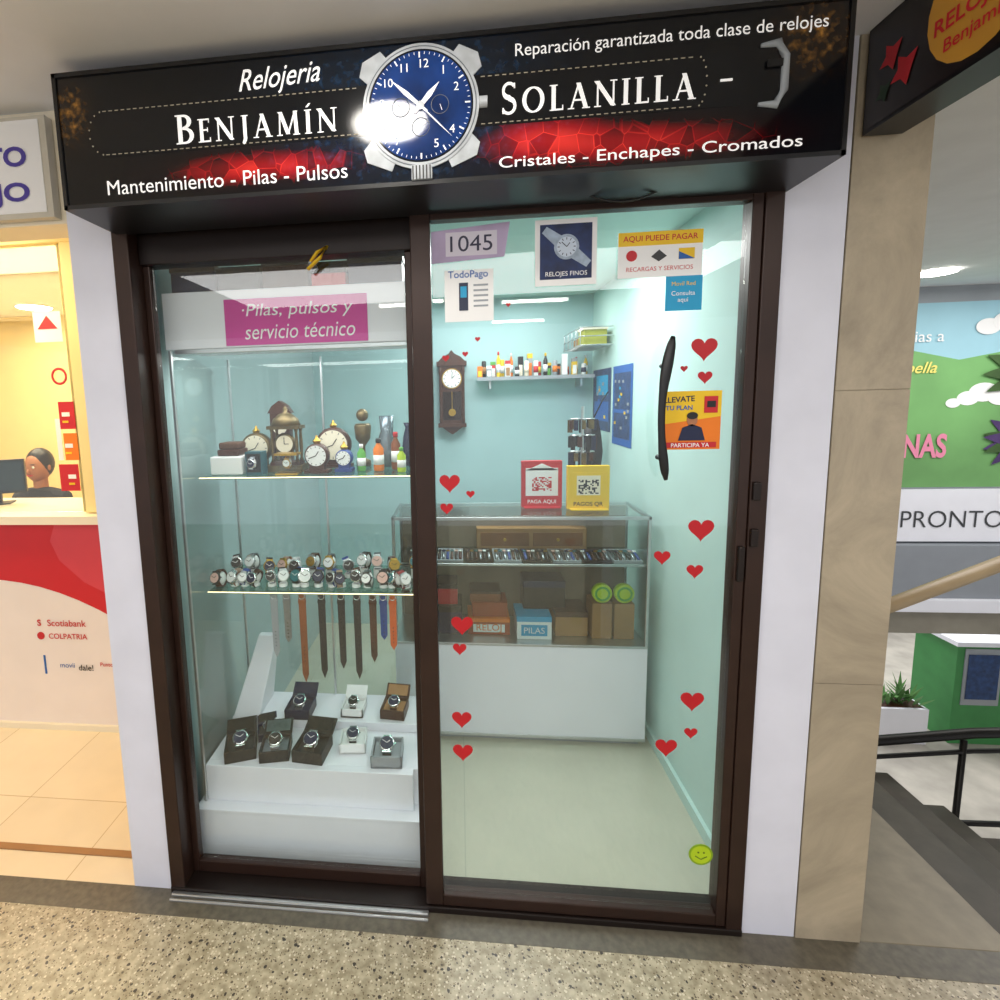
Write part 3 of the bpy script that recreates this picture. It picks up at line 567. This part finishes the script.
for sx in (-.075,.075): mb.lathe([(.008,0),(.012,.02),(.006,.05),(.009,.15),(.006,.3),(.012,.34),(.008,.37)],brownw,(sx,-.10,.06),12)
mb.done(.003)
mb=MB('wall_shelf'); mb.box((.12,1.92,1.755),(.86,2.1,1.77),GLg)
for x in (.2,.78): mb.box((x,1.95,1.70),(x+.012,2.1,1.755),steel)
mb.box((.12,1.915,1.752),(.86,1.92,1.775),grey); mb.done()
cols=[orange,yellow,whitep,redd,brown,yellow,navy,black,whitep,orange,grey,whitep,green,cream,whitep,redd,yellow,grey,black]
for i in range(24):
    x=.14+i*.030; yv=1.955+.075*(i%2); k=random.choice('bbccnn')
    if k=='c':
        mb=MB('supply_carton'); h_=random.uniform(.05,.17); c_=cols[(i*5)%19]; mb.box((x-.016,yv-.018,1.771),(x+.016,yv+.018,1.771+h_),c_); mb.box((x-.012,yv-.020,1.78),(x+.012,yv-.018,1.771+h_*.6),cols[(i*3+5)%19]); mb.box((x-.0165,yv-.0185,1.771+h_*.8),(x+.0165,yv+.0185,1.772+h_),cols[(i+9)%19]); mb.done(.001)
    elif k=='n':
        mb=MB('supply_can'); h_=random.uniform(.05,.12); mb.lathe([(.013,0),(.015,.003),(.015,h_-.006),(.012,h_)],cols[(i*7)%19],(x,yv,1.771),18); mb.lathe([(.0153,0),(.0153,h_*.4)],cols[(i+3)%19],(x,yv,1.771+h_*.25),18); mb.done()
    else: bottle('supply_bottle',x,yv,1.771,random.uniform(.011,.015),random.uniform(.07,.19),cols[(i*4)%19],random.choice((whitep,redd,black,yellow)))
mb=MB('wall_rack'); 
for z in (1.93,1.98,2.03):
    mb.tube([(.70,1.62,z),(.70,2.08,z)],.004,steel,6); mb.tube([(.70,1.62,z),(.885,1.62,z)],.004,steel,6)
for i in range(8): mb.tube([(.70,1.62+i*.06,1.93),(.885,1.62+i*.06,1.93)],.003,steel,6)
for i in range(5): mb.tube([(.70,1.62+i*.11,1.93),(.70,1.62+i*.11,2.03)],.003,steel,6)
mb.box((.73,1.66,1.935),(.86,1.80,2.02),mat('olive_box','#a9a83a',.6,var=.1)); mb.box((.725,1.655,2.02),(.865,1.805,2.035),cream); mb.box((.74,1.84,1.935),(.86,1.98,1.99),brown); mb.done(.002)
mb=MB('wall_posters')
def wp(y0,y1,z0,z1,c,off=0): mb.add([(.888-off,y0,z0),(.888-off,y1,z0),(.888-off,y1,z1),(.888-off,y0,z1)],[(0,1,2,3)],c)
dkb=mat('poster_darkblue','#23406e',.5,var=.4,vscale=20)
wp(1.28,1.62,1.36,1.80,blue); wp(1.31,1.59,1.40,1.54,dkb,.001); wp(1.31,1.59,1.56,1.76,dkb,.001); wp(1.66,2.06,1.42,1.80,dkb); wp(1.70,2.02,1.48,1.60,blue,.001); wp(1.72,1.98,1.64,1.76,cyan,.001)
for i in range(14): yy0=random.uniform(1.32,1.55); z0_=random.uniform(1.42,1.72); wp(yy0,yy0+.03,z0_,z0_+.015,random.choice((yellow,grey,cyan,grey)),.002+i*.0001)
for i in range(10): yy0=random.uniform(1.70,1.98); z0_=random.uniform(1.46,1.74); wp(yy0,yy0+.04,z0_,z0_+.02,random.choice((yellow,grey,blue)),.002+i*.0001)
mb.done()
mb=MB('hanging_tool_bag'); mb.tube([(.80,1.70,1.50),(.79,1.70,1.40),(.79,1.70,1.30),(.80,1.70,1.2)],[.03,.06,.07,.05],blackl,12,flat=.6); mb.tube([(.80,1.70,1.5),(.86,1.71,1.62),(.885,1.7,1.66)],.004,black,6); mb.done()

# ---------- booth on the left
mb=MB('wall_booth_header'); mb.box((-6,0,2.19),(-1.14,.12,H),cream); mb.done()
mb=MB('booth_sign'); mb.box((-2.2,-.03,2.20),(-1.155,-.002,2.475),mat('booth_sign_frame','#c9c3b4',.5,var=0)); mb.rect(-2.19,2.215,-1.175,2.465,-.03,whitep,.002)
mb.text('CRÉDITO',-1.41,2.375,-.034,purple,w=.38,h=.068,bold=.03); mb.text('FIJO',-1.31,2.265,-.034,purple,w=.18,h=.068,bold=.03); mb.done()
warm=mat('booth_cream_wall','#f2d898',.6,var=.03)
slab('wall_booth_back',(-6,3.0,0),(-1.14,3.1,H),warm)
slab('wall_booth_left',(-6.1,0,0),(-6,3.1,H),warm)
slab('wall_booth_right',(-1.16,.12,0),(-1.141,3.0,H),warm)
ycol=mat('booth_yellow_frame','#f3de9c',.4,var=.03)
mb=MB('window_2')
mb.box((-4,.78,2.40),(-1.70,.84,2.47),ycol); mb.box((-1.80,.78,1.145),(-1.70,.84,2.40),ycol); mb.box((-1.83,.80,1.145),(-1.80,.84,2.40),ycol)
mb.box((-4,.80,1.145),(-1.8,.806,2.40),GL); mb.done(.004)
mb=MB('booth_counter')
mb.box((-4,.80,0),(-1.42,1.15,1.10),white); mb.box((-4,.72,1.10),(-1.42,1.2,1.14),cream)
pw=mat('panel_warm_white','#f1e6e0',.4,var=.02); mb.rect(-4,.03,-1.42,1.10,.80,pw,.004)
rs=[(-4,1.10),(-4,.80)]+[(-2.4+.1*i,.80+ .0*i-.012*i*i*.35) for i in range(0,10)]+[(-1.42,1.10)]
mb.plate(rs,.796,mat('booth_red_print','#d0202a',.4,var=.03),.002)
mb.plate([(-1.98,1.10),(-2.02,1.0),(-1.98,.90),(-1.86,.79),(-1.70,.71),(-1.42,.62),(-1.42,1.10)],.794,mat('booth_pink_print','#d8434f',.4,var=.03),.001)
mb.text('Scotiabank',-1.98,.575,.792,redd,w=.21,bold=.01); mb.text('COLPATRIA',-1.98,.505,.792,redd,w=.21,bold=.01)
mb.text('S',-2.13,.575,.792,redd,h=.035,bold=.03); mb.plate(circ(-2.13,.505,.02),.795,redd,.002)
mb.rect(-2.13,.30,-2.12,.40,.796,blue,.002); mb.text('movii',-2.00,.35,.792,blue,w=.08); mb.text('dale!',-1.90,.34,.792,black,w=.08,bold=.01); mb.text('Puntos',-1.78,.36,.792,redd,w=.08,bold=.01)
mb.box((-4,.78,0),(-1.42,.80,.03),cream); mb.done(.003)
mb=MB('window_stickers')
mb.rect(-1.98,1.96,-1.84,2.10,.798,whitep,.002); mb.plate([(-1.96,2.02),(-1.86,2.02),(-1.91,2.08)],.796,redd,.002); mb.ring((-1.88,.797,1.80),.035,.006,redd,'y',24,h=.001); mb.rect(-1.90,1.55,-1.82,1.68,.798,redd,.002); mb.rect(-1.89,1.40,-1.82,1.53,.798,orange,.002); mb.rect(-1.93,1.25,-1.83,1.38,.798,redd,.002); mb.rect(-1.925,1.40,-1.90,1.6,.798,whitep,.002)
for z in (1.61,1.46,1.31): mb.rect(-1.885,z,-1.845,z+.02,.7955,whitep,.001); mb.rect(-1.885,z-.03,-1.855,z-.02,.7955,yellow,.001)
mb.done()
mb=MB('threshold_rail'); mb.box((-4,.10,0),(-1.14,.125,.006),brown); mb.done()
me=bpy.data.meshes.new('booth_clerk'); J=[(0,0,.55),(0,0,.75),(0,-.01,.98),(0,-.01,1.06),(.17,0,.99),(.24,-.03,.76),(.16,-.25,.70),(-.17,0,.99),(-.24,-.03,.76),(-.16,-.25,.70),(.10,-.35,.56),(-.10,-.35,.56),(.10,-.38,.12),(-.10,-.38,.12),(.10,-.50,.06),(-.10,-.50,.06)]
me.from_pydata(J,[(0,1),(1,2),(2,3),(2,4),(4,5),(5,6),(2,7),(7,8),(8,9),(0,10),(0,11),(10,12),(11,13),(12,14),(13,15)],[]); cl=bpy.data.objects.new('booth_clerk',me); sc.collection.objects.link(cl)
sk=cl.modifiers.new('s','SKIN'); R_=[.14,.13,.13,.055,.065,.05,.035,.065,.05,.035,.08,.08,.055,.055,.045,.045]
for i,r_ in enumerate(R_): me.skin_vertices[0].data[i].radius=(r_,r_*.8)
me.skin_vertices[0].data[0].use_root=True
su=cl.modifiers.new('sub','SUBSURF'); su.levels=2; su.render_levels=2; me.materials.append(mat('dark_shirt','#23242c',.8,var=.2))
cl.location=(-2.98,1.85,.04)
mb=MB('head'); mb.sphere((0,-.01,1.20),.085,skin,24,.86,1,1.28); mb.sphere((0,.015,1.225),.092,black,24,.92,1,1.2); mb.cyl((0,0,1.04),.045,.08,skin)
for sx in (-1,1):
    mb.sphere((sx*.03,-.086,1.205),.009,whitep,10); mb.sphere((sx*.03,-.094,1.205),.004,black,8); mb.sphere((sx*.078,0,1.195),.018,skin,10,.4,.8,1.3); mb.tube([(sx*.018,-.094,1.225),(sx*.045,-.086,1.228)],.003,black,6)
    for k in range(4): mb.tube([(sx*.16+(k-1.5)*.014,-.27,.695),(sx*.15+(k-1.5)*.015,-.31,.70),(sx*.145+(k-1.5)*.015,-.335+abs(k-1.5)*.005,.685)],[.009,.008,.006],skin,8)
    mb.tube([(sx*.13,-.26,.695),(sx*.115,-.285,.69),(sx*.11,-.30,.685)],[.01,.009,.007],skin,8); mb.sphere((sx*.16,-.25,.698),.036,skin,12,.9,1,.45)
mb.lathe([(.004,0),(.012,-.025),(.006,-.034)],skin,(0,-.098,1.195),10); mb.tube([(-.022,-.088,1.150),(0,-.094,1.147),(.022,-.088,1.150)],.004,redd,6)
h=mb.done(); h.parent=cl
mb=MB('office_chair'); mb.M=T(-2.98,1.88,0); mb.box((-.24,-.24,.42),(.24,.2,.50),blackl); mb.box((-.2,.2,.55),(.2,.26,.95),blackl); mb.box((-.03,.2,.45),(.03,.24,.6),black); mb.cyl((0,0,.08),.03,.35,steel)
for a in range(5): t=a*2*math.pi/5; mb.tube([(0,0,.09),(.26*math.cos(t),.26*math.sin(t),.05)],.018,black,8); mb.sphere((.26*math.cos(t),.26*math.sin(t),.03),.03,black,10)
mb.done(.02)
mb=MB('computer_monitor'); mb.M=T(-2.50,1.02,1.141,0,0,.5,.8); mb.box((-.17,-.01,.07),(.17,.02,.30),black); mb.box((-.16,-.013,.085),(.16,-.009,.285),mat('screen_dark','#23303a',.1,var=0)); mb.box((-.02,.0,0),(.02,.03,.08),black); mb.box((-.08,-.05,0),(.08,.08,.008),black); mb.done(.004)

# ---------- right background
slab('wall_right_back',(.9,3.6,-.64),(8,3.7,H),grey)
slab('wall_right_far',(8,-5,-2.2),(8.1,9,H),ceil_m)
sky=mat('mural_sky','#9cc9d8',.6,var=.08,vscale=1.5); 
mb=MB('wall_mural'); y=3.598
mb.rect(3.2,.72,7,2.36,y,sky,.004); mb.plate([(3.2,.72),(7,.72),(7,1.75),(5.4,1.85),(4.9,1.95),(4.4,1.86),(3.9,1.98),(3.2,1.9)],y-.004,mat('mural_green','#72a866',.6,var=.2,vscale=1.5),.003)
for k,(px,pz,r1) in enumerate(((4.5,1.52,.09),(4.62,1.57,.12),(4.76,1.53,.11),(4.38,1.48,.06),(4.9,1.48,.07),(4.60,2.14,.10),(4.75,2.18,.12))): mb.plate(circ(px,pz,r1,20,r1*.7),y-.007-k*.0011,whitep,.003)
mb.text('¡Gracias a',3.98,2.06,y-.018,whitep,w=.55); mb.text('tu bella',4.02,1.80,y-.018,mat('mural_yellow','#f3e27a',.5,var=0),w=.4,bold=.01,shear=.3)
mb.text('VITRINAS',3.95,1.10,y-.018,mat('mural_pink','#e58aa8',.5,var=0),w=.82,h=.22,bold=.03)
lc=[0]
def leaf(px,pz,l,a,m):
    lc[0]+=1; Mx=Matrix.Translation((px,y-.016-lc[0]*.0012,pz))@Matrix.Rotation(a,4,'Y'); mb.plate([(0,0),(l*.15,l*.10),(l*.35,l*.16),(l*.6,l*.15),(l*.85,l*.06),(l,0),(l*.85,-l*.06),(l*.6,-l*.13),(l*.35,-l*.14),(l*.15,-l*.08)][::-1],0,m,.001,Mx)
dk=mat('mural_leaf','#3c5a2c',.6,var=.3); mv=mat('mural_violet','#4b3568',.6,var=.2)
for i,a in enumerate((-2.6,-3.0,-3.4,-2.2,2.4,2.8,3.2)): leaf(4.98,1.15,.34,a,dk if i%2 else mv)
for i,a in enumerate((-2.8,-3.2,2.7)): leaf(5.0,1.75,.42,a,dk)
mb.tube([(4.98,y-.03,.74),(4.93,y-.03,1.2),(4.97,y-.03,1.9)],.03,brown,8); mb.done()
mb=MB('white_sign_panel'); mb.box((3.2,3.56,.22),(7,3.6,.70),white); mb.text('PRONTO',4.44,.43,3.555,mat('sign_ink','#3a3c40',.5,var=0),w=.84,h=.155,bold=-.008); mb.done(.004)
mb=MB('trim_parapet'); mb.box((3.2,3.50,-.30),(7,3.6,.20),mat('parapet_grey','#8b9097',.5,var=.05)); mb.box((3.2,3.46,-.42),(7,3.6,-.30),white); mb.box((3.2,3.5,-.64),(7,3.6,-.42),mat('parapet_underside','#8a8578',.6,var=.1)); mb.done(.004)
slab('floor_lower_level',(1.2,.0,-2.3),(8,9,-2.2),mat('lower_concrete','#a39e94',.6,var=.3,vscale=2.5))
slab('wall_lower_back',(1.2,9,-2.3),(8,9.1,H),mat('lower_wall','#b5b2a8',.6,var=.1))
slab('wall_stairwell_left',(1.17,2.4,-2.2),(1.25,9,H),ceil_m)
mb=MB('staircase')
tread=mat('stair_tread','#4a4238',.5,var=.2,vscale=12)
for i in range(9):
    xx=1.602+i*.28; z=-.17*(i+1); mb.box((xx,.0,z-.05),(xx+.30,1.2,z),tread); mb.box((xx,.0,z-.17),(xx+.02,1.2,z-.05),grey)
mb.box((1.602,.0,-2.2),(1.65,1.2,-.22),grey); mb.done(.004)
mb=MB('stair_railing'); dkm=mat('dark_iron','#1c1a18',.4,.6,var=.1)
mb.tube([(1.60,1.24,-.17),(2.1,1.24,-.20),(2.6,1.24,-.13),(3.4,1.24,-.08)],.026,dkm,10)
mb.tube([(1.62,1.24,-.27),(2.1,1.24,-.29),(2.6,1.24,-.23),(3.4,1.24,-.18)],.012,dkm,10)
mb.tube([(1.62,1.24,-.66),(3.4,1.24,-.62)],.014,dkm,8)
for i in range(5): mb.tube([(1.72+i*.42,1.24,-2.2),(1.72+i*.42,1.24,-.17)],.014,dkm,8)
mb.done()
mb=MB('wooden_handrail'); mb.tube([(1.7,1.45,.16),(2.1,1.45,.36),(3.1,1.45,.82)],.038,mat('tan_rail','#b59d78',.4,var=.1),10)
mb.tube([(2.25,1.45,-2.2),(2.25,1.45,.40)],.012,dkm,8); mb.done()
mb=MB('street_kiosk'); mb.M=T(5.45,4.4,-2.2); mb.box((-.25,-.2,0),(.75,.3,1.12),mat('kiosk_green','#3f8a4c',.5,var=.1)); mb.box((-.3,-.25,1.12),(.8,.35,1.17),white); mb.rect(-.18,.45,.18,1.08,-.2,grey,.01); mb.rect(-.15,.52,.15,1.02,-.214,dkb,.004); mb.rect(.25,.45,.6,1.0,-.2,whitep,.01); mb.done(.01)
# white flower planter by the kiosk
mb=MB('planter_box'); mb.M=T(4.75,4.3,-2.2); mb.box((-.28,-.14,0),(.2,.14,.40),white); mb.box((-.25,-.11,.40),(.17,.11,.405),brownw)
lf=mat('shrub_leaf','#4d7a3c',.6,var=.35)
for i in range(46):
    a=random.uniform(0,6.28); l=random.uniform(.14,.32); px_=random.uniform(-.22,.14); q=random.uniform(.3,1.1)
    mb.add([(0,-.022,l*.4),(0,0,0),(0,.022,l*.4),(0,0,l)],[(0,1,2,3)],lf,False,T(px_,random.uniform(-.08,.08),.40,0,q,a))
mb.done()
mb=MB('ceiling_downlight'); mb.lathe([(.11,0),(.12,-.015),(.10,-.02)],lamp,(3.62,2.95,2.499),28); mb.done()
def dl(x,y,r=.1,m=None):
    mb=MB('ceiling_downlight'); mb.ring((x,y,2.496),r+.012,.01,whitep,'z',32,h=.003); mb.cyl((x,y,2.486),r,.013,m or lamp,'z',32); mb.done()
dl(-.20,-.62,.11,lamp2); dl(1.8,-1.6); dl(-2.2,-1.6); dl(-3.53,2.6,.12); dl(-3.2,1.6,.12)
for (a,b) in ((.67,-3.2),(.66,-4.4),(-.4,-3.0)):
    mb=MB('ceiling_tube_light'); mb.box((a-.30,b-.06,2.475),(a+.30,b+.06,2.499),whitep); mb.tube([(a-.28,b,2.468),(a+.28,b,2.468)],.014,lamp,10); mb.tube([(a-.28,b+.035,2.468),(a+.28,b+.035,2.468)],.014,lamp,10); mb.done()

# ---------- lights
def area(n,loc,sx,sy,e,col,rot=(0,0,0)):
    l=bpy.data.lights.new(n,'AREA'); l.shape='RECTANGLE'; l.size=sx; l.size_y=sy; l.energy=e; l.color=col
    o=bpy.data.objects.new(n,l); o.location=loc; o.rotation_euler=rot; sc.collection.objects.link(o); return o
area('corridor_light',(0,-2.2,2.46),3.5,1.2,60,(1,.98,.97))
area('shop_ceiling_light',(.25,1.0,2.28),.9,.5,20,(1,.99,.99))
area('shop_back_light',(.2,1.7,2.28),.9,.3,7,(1,.99,.99))
area('display_light',(-.55,.32,1.82),.7,.2,3.2,(1,.98,.97))
area('booth_light',(-2.6,.4,2.46),1.2,.5,24,(1,.80,.50)); area('booth_back_light',(-3.2,1.9,2.46),2,1.2,62,(1,.80,.52))
area('stair_light',(4.5,2.2,2.46),2.5,1.5,60,(1,.97,.94)); area('lower_light',(5,6,2.4),4,3,240,(1,1,1))
w=bpy.data.worlds.new('w'); sc.world=w; w.use_nodes=True; w.node_tree.nodes['Background'].inputs[0].default_value=(.80,.80,.82,1); w.node_tree.nodes['Background'].inputs[1].default_value=1.1

# ---------- camera
f,px0,py0,yaw,p,roll=510.959,405.8939,461.0789,-.1056,.1213,-.0273
fw=Vector((math.sin(yaw)*math.cos(p),math.cos(yaw)*math.cos(p),-math.sin(p))); r=Vector((math.cos(yaw),-math.sin(yaw),0)); u=r.cross(fw)
c,s=math.cos(roll),math.sin(roll); r,u=c*r+s*u,-s*r+c*u
cd=bpy.data.cameras.new('camera'); cd.sensor_width=36; cd.lens=f/1000*36; cd.shift_x=(500-px0)/1000; cd.shift_y=-(500-py0)/1000; cd.clip_start=.02
co=bpy.data.objects.new('camera',cd); M=Matrix((( r.x,u.x,-fw.x,0),(r.y,u.y,-fw.y,-1.4717),(r.z,u.z,-fw.z,1.65),(0,0,0,1))); co.matrix_world=M
sc.collection.objects.link(co); sc.camera=co
